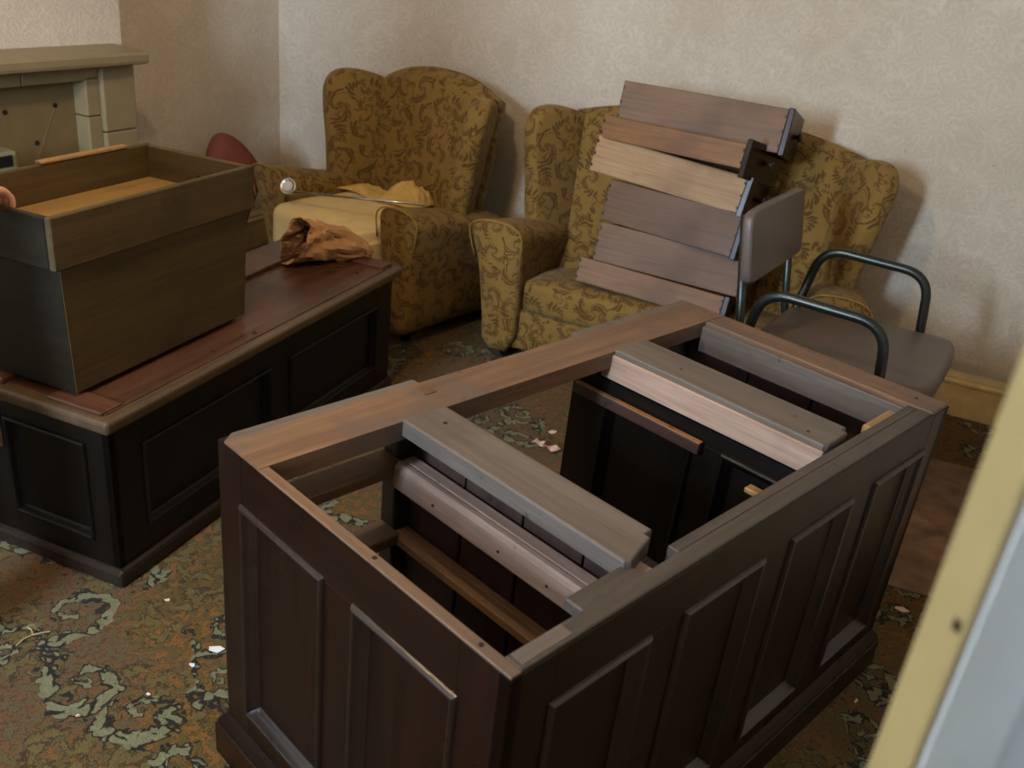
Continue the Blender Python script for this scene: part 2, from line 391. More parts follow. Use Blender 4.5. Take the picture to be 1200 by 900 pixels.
# ceiling pendant: the warm lamp that lights the room
PX, PY, PZ = -1.30, 1.25, 2.36
pen = thing('pendant_lamp', 'ceiling pendant bulb with a small white shade over the room', 'lamp', (PX, PY, ZC))
fin('ceiling_rose', lathe(bmesh.new(), [(.05, -.03), (.05, -.005), (.03, 0)], Matrix()), M_CEIL, pen, True)
fin('flex', tube(bmesh.new(), [(0, 0, -.02), (0, 0, PZ-ZC+.1)], .004), M_CEIL, pen)
bm = bmesh.new()
prof = [(.035, PZ-ZC+.13), (.14, PZ-ZC+.04)]
rings = [[bm.verts.new((r*math.cos(2*math.pi*k/28), r*math.sin(2*math.pi*k/28), z)) for k in range(28)] for r, z in prof]
for k in range(28): bm.faces.new((rings[0][k], rings[0][(k+1) % 28], rings[1][(k+1) % 28], rings[1][k]))
fin('lamp_shade', bm, M_CEIL, pen, True)
kb = NT('bulb_glow'); kb.b.inputs['Emission Color'].default_value = (1, .72, .42, 1); kb.b.inputs['Emission Strength'].default_value = 20
fin('bulb', lathe(bmesh.new(), [(.012, .05), (.018, .03), (.03, -.01), (.028, -.03), (.012, -.045)], Matrix.Translation((0, 0, PZ-ZC+.05))), kb.m, pen, True)
lp = bpy.data.lights.new('pendant_light', 'POINT'); lp.energy = 60; lp.color = (1, .70, .38); lp.shadow_soft_size = .06
lo = bpy.data.objects.new('pendant_light', lp); COL.objects.link(lo); lo.location = (PX, PY, PZ-.05)
# ================================================================== fireplace
def fireplace():
    f = thing('fireplace', 'sage painted tiled fireplace with a mantel shelf on the chimney breast', 'fireplace', (XB, 1.85, 0))
    X = .13; Yr = .83
    prof = [(0, 1.040), (.150, 1.040), (.168, 1.046), (.172, 1.056), (.172, 1.076), (.160, 1.084), (0, 1.092)]
    bm = bmesh.new(); r0 = [bm.verts.new((a, -.80, b)) for a, b in prof]; r1 = [bm.verts.new((a, .80, b)) for a, b in prof]; n = len(prof)
    for i in range(n): bm.faces.new((r0[i], r0[(i+1) % n], r1[(i+1) % n], r1[i]))
    bm.faces.new(r0[::-1]); bm.faces.new(r1)
    fin('mantel_shelf', bm, M_TILE, f)
    for s in (-1, 1):
        zs = [.03, .26, .55, .80, 1.04] if s > 0 else [.03, .28, .54, .80, 1.04]
        for a, b in zip(zs, zs[1:]):
            ys = sorted((s*.645, s*.795)); box('tile', 0, .10, ys[0], ys[1], a+.0015, b-.0015, M_TILE, f, .006, 2)
        zs = [.03, .36, .62, .86]
        for a, b in zip(zs, zs[1:]+[1.0]):
            ys = sorted((s*.585, s*.645)); box('tile', 0, .082, ys[0], ys[1], a+.0015, b-.0015, M_TILE, f, .005, 2)
    ys = [-.645, -.33, 0, .33, .645]
    for a, b in zip(ys, ys[1:]): box('tile', 0, .082, a+.0008, b-.0008, .985, 1.04, M_TILE, f, .005, 2)
    b = box('fire_board', 0, .02, -.585, .585, .03, .985, M_TILEDARK, f, 0)
    for y, z in ((.50, .90), (.30, .895), (.41, .78), (-.4, .9), (-.5, .3), (.5, .3)):
        fin('screw', lathe(bmesh.new(), [(.009, .0), (.009, .002), (.004, .003)], Matrix.Translation((.02, y, z)) @ Matrix.Rotation(math.pi/2, 4, 'Y'), 10), M_HOLE, b)
    fin('string', tube(bmesh.new(), [(.022, .50, .90), (.025, .43, .78), (.03, .36, .66)], .0005, 6), M_TILE, f)
    box('hearth', 0, .42, -.80, .80, 0, .03, M_TILE, f, .006, 2)
    g = thing('electric_heater', 'grey metal heater with a black opening standing in the fireplace', 'heater', (XB+.11, 2.0, .03))
    box('casing', 0, .10, -.36, .035, 0, .79, plain('heater_grey', srgb(126, 122, 98), .5), g, .012, 3)
    box('grille', .098, .104, -.33, .012, .742, .778, M_BLACK, g, .002)
    box('grille', .098, .104, -.33, .012, .30, .66, M_BLACK, g, .002)
    box('front_ledge', .098, .125, -.34, .03, .69, .735, plain('heater_pale', srgb(166, 162, 146), .4), g, .006, 2)
fireplace()
# ================================================================== panelled joinery
def moulding(bm, u0, u1, z0, z1, wd, hgt, place):
    """mitred picture-frame moulding; place(u, z, out) -> point"""
    prof = [(0, -.001), (.001, hgt*.4), (.003, hgt*.8), (.006, hgt), (.009, hgt*.9), (.011, hgt*.5), (.012, 0), (wd*.72, -.006), (wd*.76, -.010), (wd, -.012), (wd, -.016)]
    cs = [(u0, z0, 1, 1), (u1, z0, -1, 1), (u1, z1, -1, -1), (u0, z1, 1, -1)]
    n = len(prof)
    for i in range(4):
        r0, r1 = [[bm.verts.new(place(u+su*a, z+sz*a, h)) for a, h in prof] for u, z, su, sz in (cs[i], cs[(i+1) % 4])]
        for k in range(n-1): bm.faces.new((r0[k], r0[k+1], r1[k+1], r1[k]))
def panel_wall(root, place, ulen, zlo, zhi, panels, pz0, pz1, th, mat, uaxis, mw=.028):
    """framed wall: stiles, rails, recessed panels with mouldings; place(u, z, out) maps to local space"""
    def pbox(name, u0, u1, z0, z1, o0, o1, m, par, bev=.0015):
        bm = bmesh.new(); a, b = place(u0, z0, o0), place(u1, z1, o1)
        cube(bm, min(a.x, b.x), max(a.x, b.x), min(a.y, b.y), max(a.y, b.y), min(a.z, b.z), max(a.z, b.z), bev)
        return fin(name, bm, m, par)
    a0, b1 = panels[0][0], panels[-1][1]
    for a, b in ((0, a0), (b1, ulen)): pbox('stile', a, b, zlo, zhi, -th, 0, W(mat, 'z'), root, .001)
    pbox('top_rail', a0, b1, pz1, zhi, -th, -.0003, W(mat, uaxis), root, .0005); pbox('bottom_rail', a0, b1, zlo, pz0, -th, -.0003, W(mat, uaxis), root, .0005)
    for (a, b), (c, e) in zip(panels, panels[1:]): pbox('muntin', b, c, pz0, pz1, -th, -.0003, W(mat, 'z'), root, .0005)
    for a, b in panels:
        p = pbox('panel', a, b, pz0, pz1, -th, -.0145, W(mat, 'z'), root, 0)
        bm = bmesh.new(); moulding(bm, a-.006, b+.006, pz0-.006, pz1+.006, mw, .008, place)
        fin('moulding', bm, W('mould' if mat == 'mahogany' else mat, uaxis), p, True)
# ------------------------------------------------------------------ the topless desk
def desk():
    L, Wd, T = 1.372, .737, .75
    d = thing('pedestal_desk', 'dark mahogany pedestal desk carcass without its top or drawers, bare frame open', 'desk', (-.296, .821, 0), math.radians(69.618))
    zl, zh = .105, .748
    panel_wall(d, lambda u, z, o: Vector((-o, u, z)), Wd, zl, zh, [(.096, .326), (.413, .657)], .172, .648, .022, 'mahogany', 'y')
    panel_wall(d, lambda u, z, o: Vector((u, -o, z)), L, zl, zh, [(.088, .302), (.399, .625), (.727, .955), (1.06, 1.295)], .166, .655, .022, 'mahogany', 'x')
    panel_wall(d, lambda u, z, o: Vector((L+o, u, z)), Wd, zl, zh, [(.09, .32), (.41, .65)], .172, .648, .022, 'mahogany', 'y')
    # plinth: lower band with a sloping moulded ledge
    def plinth(name, p0, p1, out, m):
        p0, p1, n = Vector(p0), Vector(p1), Vector(out)
        prof = [(-.02, 0), (.020, 0), (.020, .078), (.016, .082), (.016, .088), (.006, .104), (0, .112), (-.02, .112)]
        bm = bmesh.new(); e = [[bm.verts.new(q+n*a+Vector((0, 0, z))+t*max(a, 0)) for a, z in prof] for q, t in ((p0, (p0-p1).normalized()), (p1, (p1-p0).normalized()))]
        k = len(prof)
        for i in range(k): bm.faces.new((e[0][i], e[0][(i+1) % k], e[1][(i+1) % k], e[1][i]))
        bm.faces.new(e[0][::-1]); bm.faces.new(e[1]); fin(name, bm, m, d)
    plinth('plinth', (0, 0, 0), (0, Wd, 0), (-1, 0, 0), W('mahogany', 'y'))
    plinth('plinth', (0, 0, 0), (L, 0, 0), (0, -1, 0), W('mahogany', 'x'))
    plinth('plinth', (L, 0, 0), (L, Wd, 0), (1, 0, 0), W('mahogany', 'y'))
    plinth('plinth', (0, Wd, 0), (.43, Wd, 0), (0, 1, 0), W('mahogany', 'x'))
    plinth('plinth', (.93, Wd, 0), (L, Wd, 0), (0, 1, 0), W('mahogany', 'x'))
    # bare tops of the frame
    box('frame_cap', 0.001, .021, .002, .605, .7475, .7515, W('worn', 'y'), d, .001)
    bm = bmesh.new()
    pts = [(.002, .605), (1.29, .605), (1.29, .612), (1.370, .612), (1.370, .717), (.004, .717)]
    prism(bm, [(.002, .604), (L-.002, .604), (L-.002, .716), (.002, .716)], 'z', .712, .7525); fr = fin('front_rail', bm, W('worn', 'x'), d)
    box('rail_patch', .405, .437, .665, .70, .7525, .7545, W('drawer', 'y'), fr, .0005)
    for a, b in ((0.002, .432), (.925, L-.002)):
        bm = bmesh.new(); prism(bm, [(a+(.025 if a < .1 else 0), Wd), (a, Wd-.02), (a, .716), (b, .716), (b, Wd)] if a < .1 else [(a, Wd), (a, .716), (b, .716), (b, Wd)], 'z', .690, .7515)
        fin('front_edging', bm, W('grey', 'x'), d)
    er = box('end_rail', 1.285, L-.001, .002, .604, .700, .7535, W('worn', 'y'), d, .004)
    box('end_rail_lining', 1.276, 1.285, .022, .604, .672, .742, W('grey', 'y'), er, .003)
    br = box('back_rail', .021, 1.285, .004, .036, .715, .7515, W('greydark', 'x'), d, .002)
    box('back_rail', .40, 1.285, .036, .058, .706, .7505, W('greydark', 'x'), br, .002)
    box('rail_patch', .03, .125, .010, .034, .7515, .7525, W('grey', 'x'), br, .0005)
    # cross boards over the pedestal walls
    def cross(x0, x1, y0, y1, z0, z1, m, notch):
        bm = bmesh.new(); n = .018
        prism(bm, [(x0, y1), (x0, y0+.006), (x0+.01, y0), (x1-.02, y0+notch), (x1-.02, y0+notch+.012), (x1, y0+notch+.012), (x1, y1)], 'z', z0, z1)
        es = [e for e in bm.edges if e.is_boundary is False and e.verts[0].co.z > z1-.001 and e.verts[1].co.z > z1-.001]
        bmesh.ops.recalc_face_normals(bm, faces=bm.faces)
        bmesh.ops.bevel(bm, geom=es, offset=.004, segments=2, affect='EDGES', profile=.5)
        return fin('cross_board', bm, m, d)
    c1 = cross(.303, .408, .062, .606, .722, .756, W('grey', 'y'), .022)
    c2 = cross(.924, 1.040, .066, .606, .690, .757, W('grey', 'y'), .004)
    box('beam_face', .917, .925, .066, .63, .682, .744, W('pine', 'y'), c2, .002)
    for (x, y, par) in ((.36, .55, c1), (.97, .45, c2), (.95, .12, c2)):
        fin('nail_hole', lathe(bmesh.new(), [(.004, 0), (.004, .001)], Matrix.Translation((x, y, .7565)), 8), M_HOLE, par)
    # pedestal inner walls: boards with open joints
    def inner_wall(x0, x1, z1, edges, m, zlo=.10):
        for a, b in zip(edges, edges[1:]):
            box('wall_board', x0, x1, a+.0025, b-.0025, zlo, z1, W(m, 'z'), d, .002)
    inner_wall(.378, .392, .70, (.022, .20, .345, .50, .665), 'mahogany_in')
    inner_wall(1.03, 1.045, .70, (.022, .2, .42, .665), 'mahogany_in')
    inner_wall(1.322, 1.335, .70, (.022, .11, .29, .47, .66), 'mahogany_in')
    # kneehole faces, framed and panelled
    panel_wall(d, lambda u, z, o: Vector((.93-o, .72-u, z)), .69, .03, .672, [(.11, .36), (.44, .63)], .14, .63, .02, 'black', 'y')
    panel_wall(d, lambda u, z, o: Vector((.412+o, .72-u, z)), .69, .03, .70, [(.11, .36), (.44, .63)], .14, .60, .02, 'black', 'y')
    box('batten', .908, .924, .33, .70, .612, .640, W('mahogany_in', 'y'), d, .002)
    box('batten_edge', .908, .923, .33, .695, .640, .6425, W('orange', 'y'), d, .0008)
    # front posts, drawer dividers and runners
    for x0, x1 in ((.022, .05), (.345, .392), (1.0, 1.03), (1.30, 1.335)):
        box('post', x0, x1, .668, .712, .10, .712, W('greydark', 'z'), d, .003)
    for z in (.632, .462):
        box('drawer_divider', .05, .345, .640, .708, z-.026, z, W('worn', 'x'), d, .003)
        box('drawer_divider', 1.045, 1.30, .640, .708, z-.026, z, W('worn', 'x'), d, .003)
    def runner(x0, x1, y0, y1, z, m, dp=.055):
        bm = bmesh.new(); prism(bm, [(x0, z-dp), (x0, z-.010), (x0+.008, z), (x0+.018, z), (x0+.021, z-.006), (x0+.024, z), (x1, z), (x1, z-dp)], 'y', y0, y1)
        r = fin('runner', bm, m, d)
        return r
    r1 = runner(.318, .366, .085, .640, .640, W('pine', 'y'))
    for y in (.22, .34, .52): fin('nail_hole', lathe(bmesh.new(), [(.003, 0), (.003, .001)], Matrix.Translation((.3175, y, .606)) @ Matrix.Rotation(-math.pi/2, 4, 'Y'), 8), M_HOLE, r1)
    runner(.336, .372, .19, .655, .462, W('orange', 'y'), .026)
    runner(.036, .056, .03, .640, .462, W('pine', 'y'))
    runner(1.048, 1.09, .06, .640, .640, W('pine', 'y'))
    box('corner_slat', .178, .318, .037, .075, .722, .7445, W('greydark', 'x'), d, .003)
    box('corner_block', .318, .36, .05, .085, .716, .728, W('pine', 'x'), d, .002)
    box('corner_block', 1.10, 1.225, .050, .075, .725, .7495, W('drawer_pale', 'x'), d, .004)
    box('corner_block', .90, .925, .165, .20, .59, .602, W('drawer_pale', 'x'), d, .002)
    for a, b in ((.022, .378), (1.045, 1.322)):
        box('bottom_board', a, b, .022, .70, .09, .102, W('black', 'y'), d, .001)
    for p in ((.012, .07), (.012, .30), (1.33, .06)):
        fin('nail_hole', lathe(bmesh.new(), [(.004, 0), (.004, .001)], Matrix.Translation((p[0], p[1], .7535 if p[0] > 1 else .7515)), 8), M_HOLE, d)
desk()
# ------------------------------------------------------------------ low panelled chest on the left with the boxes
UA = math.radians(93.05); UO = Vector((-1.540, 1.324, 0))
def chest():
    L, Wd, T = 1.425, .50, .475
    d = thing('panelled_chest', 'low dark panelled chest with a rimmed red-brown top beside the fireplace', 'chest', UO, UA)
    i = .028
    panel_wall(d, lambda u, z, o: Vector((u+i, i-o, z)), L-2*i, .05, .452, [(.11, .63), (.735, 1.262)], .128, .366, .02, 'black', 'x', .02)
    panel_wall(d, lambda u, z, o: Vector((i-o, u+i, z)), Wd-2*i, .05, .452, [(.078, .33)], .118, .390, .02, 'black', 'y', .02)
    box('side_board', i, L-i, Wd-i-.02, Wd-i, .05, .452, W('black', 'x'), d); box('end_board', L-i-.02, L-i, i+.02, Wd-i-.02, .05, .452, W('black', 'y'), d)
    f = box('drawer_front', i-.008, i+.005, i+.345, i+.42, .30, .42, W('red', 'y'), d, .004)
    box('base_plinth', .012, L-.012, .012, Wd-.012, 0, .05, W('chestbase', 'x'), d, .012, 2)
    # top with moulded rim and a sunken field
    box('top_moulding', 0, L, 0, Wd, .452, .488, W('edge', 'x'), d, .011, 3)
    fld = box('top_board', .03, L-.03, .03, Wd-.13, .484, .4915, W('red', 'x'), d, .001)
    box('rear_board', .02, L-.02, .337, Wd-.015, .484, .505, W('red', 'x'), d, .003)
    box('end_cleat', L-.09, L-.022, .035, .16, .486, .502, W('red', 'y'), d, .003)
    box('end_cleat', L-.09, L-.022, .235, .337, .486, .502, W('red', 'y'), d, .003)
    box('front_cleat', .02, .09, .035, .20, .486, .498, W('red', 'y'), d, .003)
    for x, y in ((.45, .06), (.62, .05), (1.25, .09)):
        fin('screw_hole', lathe(bmesh.new(), [(.007, 0), (.007, .0012)], Matrix.Translation((x, y, .4915)), 8), M_HOLE, fld)
chest()
BO = UO + Matrix.Rotation(UA, 3, 'Z') @ Vector((.052, .138, 0))
def boxes():
    # deep box, slightly flared, then a shallow tray drawer sitting on it
    b = thing('storage_box', 'deep olive-brown wooden box standing on the panelled chest under a shallow drawer', 'box', (BO.x, BO.y, .5055), UA)
    L, Wd, Hh = .640, .33, .318
    def wall(name, pts0, pts1, m):
        bm = bmesh.new(); v = [bm.verts.new(p) for p in pts0+pts1]
        for f in ((0, 1, 2, 3), (7, 6, 5, 4), (0, 4, 5, 1), (1, 5, 6, 2), (2, 6, 7, 3), (3, 7, 4, 0)): bm.faces.new([v[k] for k in f])
        bmesh.ops.recalc_face_normals(bm, faces=bm.faces)
        bmesh.ops.bevel(bm, geom=list(bm.edges), offset=.002, segments=1, affect='EDGES')
        return fin(name, bm, m, b)
    s = .014; t = .018
    lo = [(0, 0), (L, 0), (L, Wd), (0, Wd)]; hi = [(-s, -s*.4), (L+s, -s*.4), (L+s, Wd+s*.4), (-s, Wd+s*.4)]
    cl = (L/2, Wd/2)
    def ins(p): return (p[0]+(t if p[0] < cl[0] else -t), p[1]+(t if p[1] < cl[1] else -t))
    for k, nm in enumerate(('side_board', 'end_board', 'side_board', 'end_board')):
        a, c = lo[k], lo[(k+1) % 4]; e, g = hi[k], hi[(k+1) % 4]
        wall(nm, [(*a, 0), (*c, 0), (*ins(c), 0), (*ins(a), 0)], [(*e, Hh), (*g, Hh), (*ins(g), Hh), (*ins(e), Hh)], W('boxshade' if k == 3 else 'boxwood', 'x' if k % 2 == 0 else 'y'))
    box('bottom_board', .02, L-.02, .02, Wd-.02, .008, .018, W('boxwood', 'x'), b)
    z0 = .5055+Hh
    q = thing('shallow_drawer', 'shallow open olive-brown drawer lying on top of the deep wooden box', 'drawer', (BO.x, BO.y, z0), UA)
    a, c, e, g = -.036, L+.032, -.018, Wd+.028; h = .122; t = .017
    box('side_board', a, c, e, e+t, 0, h, W('boxwood', 'x'), q, .003); box('side_board', a, c, g-t, g, 0, h, W('boxwood', 'x'), q, .003)
    box('end_board', a, a+t, e+t, g-t, 0, h-.002, W('boxshade', 'y'), q, .003); box('end_board', c-t, c, e+t, g-t, 0, h-.002, W('boxwood', 'y'), q, .003)
    box('bottom_panel', a+t, c-t, e+t, g-t, .018, .028, W('traybed', 'x'), q, 0)
    fin('knot_hole', lathe(bmesh.new(), [(.005, 0), (.005, .001)], Matrix.Translation((c-t-.0005, .16, .06)) @ Matrix.Rotation(-math.pi/2, 4, 'Y'), 8), M_HOLE, q)
    # pale batten and a scrap of tissue lying along the rear rim
    o = box('wooden_batten', -.15, .15, -.012, .012, 0, .008, W('drawer_pale', 'x'), None, .002)
    p = Matrix.Rotation(UA, 3, 'Z') @ Vector((.43, g-.008, 0)); o.location = (BO.x+p.x, BO.y+p.y, z0+h+.0005); o.rotation_euler = (0, 0, UA)
    tag(o, 'thin pale wooden batten lying along the rim of the shallow drawer', 'batten')
    return z0+h, (a, c, e, g)
TRAYTOP, TR_ = boxes()
# ================================================================== upholstered suite
def puff(bm, amt=.004, sc=6):
    for v in bm.verts: v.co += Vector((noise.noise(v.co*sc), noise.noise(v.co*sc+Vector((9, 0, 0))), noise.noise(v.co*sc+Vector((0, 9, 0)))))*amt
def cushion(name, x0, x1, y0, y1, z0, z1, rnd, mat, parent, crown=.02, slope=0.0, amt=.004):
    bm = bmesh.new(); cube(bm, x0, x1, y0, y1, z0, z1, 0)
    bmesh.ops.subdivide_edges(bm, edges=list(bm.edges), cuts=9, use_grid_fill=True)
    cx, cy, cz = (x0+x1)/2, (y0+y1)/2, (z0+z1)/2; hx, hy, hz = (x1-x0)/2, (y1-y0)/2, (z1-z0)/2
    for v in bm.verts:
        p = v.co-Vector((cx, cy, cz)); c = Vector((max(-hx+rnd, min(hx-rnd, p.x)), max(-hy+rnd, min(hy-rnd, p.y)), max(-hz+rnd, min(hz-rnd, p.z))))
        dd = p-c
        if dd.length > 1e-6: p = c+dd.normalized()*rnd
        k = (1-(p.x/hx)**2)*(1-(p.y/hy)**2)
        p.z += crown*max(0, k)*(1 if p.z > 0 else -.2)
        v.co = p+Vector((cx, cy, cz)); v.co.z -= slope*(v.co.y-y0)
    puff(bm, amt)
    return fin(name, bm, mat, parent, True, True)
def wing_seat(name, label, cat, hw, loc, rz, seats=1, cushioned=True):
    a = thing(name, label, cat, loc, rz)
    # base
    bm = bmesh.new(); cube(bm, -hw+.05, hw-.05, -.285, .30, .055, .235, .022, 3); fin('base', bm, M_GOLD, a, True, True)
    # arms: flared outline, sloping down to the rear
    for s in (-1, 1):
        o = [(hw-.155, .05), (hw-.01, .05), (hw+.005, .22), (hw+.03, .42), (hw+.062, .525), (hw+.066, .572), (hw+.02, .600), (hw-.06, .606), (hw-.125, .596), (hw-.160, .565), (hw-.160, .50), (hw-.152, .35)]
        o = smooth_loop(o, 1)
        pts = [(s*x, z) for x, z in o]
        bm = bmesh.new(); prism(bm, pts, 'y', -.335, .27, .022, 3, 8)
        for v in bm.verts:
            t = max(0, min(1, (v.co.y+.335)/.6)); k = max(0, min(1, (v.co.z-.25)/.3))
            v.co.z -= .115*t*k
            v.co.x -= s*.045*t*k
            v.co.y -= .035*max(0, (v.co.z-.25)/.35)*(1-t)
        puff(bm, .003)
        arm = fin('arm', bm, M_GOLD, a, True, True)
        pp = [(x, -.345-.032*max(0, (z-.25)/.35), z) for x, z in pts if z > .40]
        fin('piping', tube(bmesh.new(), pp, 0.003, 6), M_GOLDPLAIN, arm, True)
        # wing: slab angled outwards from the back
        wo = [(-.05, .42), (.19, .42), (.215, .56), (.235, .70), (.262, .84), (.270, .925), (.235, .985), (.16, 1.0), (.06, .985), (-.05, .95)]
        wo = smooth_loop(wo, 2)
        bm = bmesh.new(); prism(bm, wo, 'x', -.045, .045, .03, 3)
        R = Matrix.Rotation(s*math.radians(30), 3, 'Z')
        for v in bm.verts:
            p = Vector((v.co.x, -v.co.y, v.co.z)); p = R @ p
            p += Vector((s*(hw-.155), .135, 0)); p.y += (p.z-.40)*.17; p.x += s*(p.z-.45)*.06
            v.co = p
        puff(bm, .003)
        fin('wing', bm, M_GOLD, a, True, True)
    # back with a humped top: two skins meeting in a rounded rim
    bm = bmesh.new(); nx, nz = 26, 22; hb = hw-.10; sk = []
    for side in (0, 1):
        g = []
        for i in range(nx+1):
            u = -1+2*i/nx; x = hb*u; top = .968+.080*(1-abs(u)**2.3); row = []
            for j in range(nz+1):
                w_ = j/nz; z = .26+(top-.26)*w_
                e = min(1, (1-abs(u))/.10, (1-w_)/.075)
                half = .078*math.sqrt(max(0, 1-(1-e)**2))
                y = .172+(-half if side == 0 else half)-(.012*(1-u*u) if side == 0 else 0)+(z-.40)*.20
                row.append(bm.verts.new((x, y, z)))
            g.append(row)
        for i in range(nx):
            for j in range(nz): bm.faces.new((g[i][j], g[i+1][j], g[i+1][j+1], g[i][j+1]))
    bmesh.ops.remove_doubles(bm, verts=list(bm.verts), dist=.0008)
    fin('backrest', bm, M_GOLD, a, True, True)
    if cushioned:
        w0 = hw-.15; st = 2*w0/seats
        for i in range(seats): cushion('seat_cushion', -w0+i*st+.003, -w0+(i+1)*st-.003, -.315, .15, .228, .378, .045, M_GOLD, a, .022, .10)
    else:
        box('seat_platform', -hw+.15, hw-.15, -.28, .14, .235, .27, M_GOLDPLAIN, a, .01)
    for x in (-hw+.09, hw-.09):
        for y in (-.24, .24):
            fin('foot', lathe(bmesh.new(), [(.018, 0), (.026, .02), (.03, .06)], Matrix.Translation((x, y, 0)), 12), W('black', 'z'), a, True)
    return a
wing_seat('wing_sofa', 'gold damask two-seat wing sofa with a stack of drawers on its seat', 'sofa', .70, (-.817, 3.558, 0), math.radians(2.0), 1)
CH = Vector((-2.125, 3.475, 0)); CR = math.radians(-13)
wing_seat('wing_armchair', 'gold damask wing armchair with a cream cushion and yellow cloth on it', 'armchair', .445, CH, CR, 1, False)
CM = Matrix.Translation(CH) @ Matrix.Rotation(CR, 4, 'Z')
def crumple(name, nx, ny, fn, mat, label=None, cat=None, parent=None, solid=.0, smooth=True):
    bm = bmesh.new(); g = [[bm.verts.new(fn(i/nx, j/ny)) for j in range(ny+1)] for i in range(nx+1)]
    for i in range(nx):
        for j in range(ny): bm.faces.new((g[i][j], g[i+1][j], g[i+1][j+1], g[i][j+1]))
    o = fin(name, bm, mat, parent, smooth)
    if solid: m = o.modifiers.new('thickness', 'SOLIDIFY'); m.thickness = solid; m.offset = 0
    if label: tag(o, label, cat)
    return o
# thick cream cushion on the armchair seat
def chair_cushion():
    bm = bmesh.new(); x0, x1, y0, y1, z0, z1, rnd = -.282, .280, -.46, .10, .275, .480, .055
    cube(bm, x0, x1, y0, y1, z0, z1, 0); bmesh.ops.subdivide_edges(bm, edges=list(bm.edges), cuts=23, use_grid_fill=True)
    c0 = Vector(((x0+x1)/2, (y0+y1)/2, (z0+z1)/2)); h = Vector(((x1-x0)/2, (y1-y0)/2, (z1-z0)/2))
    for v in bm.verts:
        p = v.co-c0; c = Vector([max(-h[i]+rnd, min(h[i]-rnd, p[i])) for i in range(3)]); dd = p-c
        if dd.length > 1e-6: p = c+dd.normalized()*rnd
        p.z += .015*max(0, (1-(p.x/h.x)**2)*(1-(p.y/h.y)**2))*(1 if p.z > 0 else 0)
        # pulled folds at the right front corner
        fold = max(0, 1-((p.x-h.x)**2+(p.y+h.y)**2)**.5/.22)
        p += Vector((0, -.6, 1))*.013*math.sin((p.z*1.0-p.x*.55)*95)*fold**.7
        v.co = p+c0
    puff(bm, .006, 7)
    o = fin('seat_pad', bm, M_CLOTH, None, True); o.matrix_world = CM
    tag(o, 'thick cream cloth-covered cushion pad on the gold wing armchair', 'cushion')
chair_cushion()
def ycloth():
    def fn(u, v):
        x = -.27+.44*u; y = -.06+.15*v
        ridge = 1-abs(2*noise.noise(Vector((u*5+v*3, v*4-u*2, 2))))
        ridge2 = 1-abs(2*noise.noise(Vector((u*13, v*9+u*5, 6))))
        edge = min(1, 6*min(u, 1-u, v, 1-v))
        z = .499+edge*(.012*ridge+.007*ridge2)
        hump = max(0, 1-((u-.80)/.19)**2)*max(0, 1-((v-.60)/.5)**2)
        z += .070*hump**.55*(.72+.28*ridge+.16*ridge2)
        y += .02*math.sin(u*9)-.025*(1-u)
        return Vector((x, y, z))
    o = crumple('yellow_cloth', 80, 44, fn, M_YELLOW, 'crumpled mustard yellow cloth bunched at the rear of the cream pad', 'cloth', None, .003)
    o.matrix_world = CM
ycloth()
# chrome rod with round head lying across the cushion and the arm
def rod():
    a = at_z((343, 225), .552); b = at_z((497, 240), .622)
    r = thing('shower_rod', 'chrome rod with a round disc head lying across the armchair', 'rod', a)
    d = (b-a); fin('rod', tube(bmesh.new(), [Vector((0, 0, 0)), d*.5, d], .0055, 10), M_CHROME, r, True)
    n = (Vector((0, 0, CAMZ))-a).normalized(); n = (n+Vector((-.45, .1, .1))).normalized()
    Mx = Matrix.Translation(-d.normalized()*.025+Vector((0, 0, .022))) @ n.to_track_quat('Z', 'Y').to_matrix().to_4x4()
    fin('disc_head', lathe(bmesh.new(), [(.012, -.03), (.034, -.012), (.037, 0), (.033, .004), (.030, .002)], Mx, 24), M_CHROME, r, True)
    fin('disc_face', lathe(bmesh.new(), [(.022, .002), (.022, .0045), (.012, .006)], Mx, 24), M_WHITEP, r, True)
    fin('elbow', tube(bmesh.new(), bezier_tube_path([(0, 0, 0), -d.normalized()*.018, Mx @ Vector((0, 0, -.03))], .01), .009, 10), M_CHROME, r, True)
rod()
# rust cushion standing behind the armchair
def rust():
    bm = bmesh.new(); o = smooth_loop([(-.20, 0), (-.07, 0), (-.03, .25), (.09, .48), (.03, .60), (-.06, .675), (-.13, .66), (-.18, .50), (-.20, .2)], 2)
    prism(bm, o, 'y', -.07, .07, .05, 4); puff(bm, .006)
    r = fin('floor_cushion', bm, M_RUST, None, True); r.location = (-2.77, 3.285, .02); r.rotation_euler = (math.radians(-6), 0, math.radians(62))
    tag(r, 'rust red velvet cushion standing on end behind the gold wing armchair', 'cushion')
rust()
# plastic bag behind the chest
def bag():
    bm = bmesh.new(); bmesh.ops.create_icosphere(bm, subdivisions=4, radius=.11)
    for v in bm.verts:
        n = v.co.normalized(); v.co *= 1+.35*noise.noise(n*2.3)+.12*noise.noise(n*7); v.co.z *= .9
    z = min(v.co.z for v in bm.verts)
    o = fin('plastic_bag', bm, plain('bluish_plastic', srgb(196, 204, 220), .25), None, False); o.location = (-2.18, 2.93, -z)
    tag(o, 'crumpled bluish white plastic bag on the floor behind the chest', 'bag')
bag()
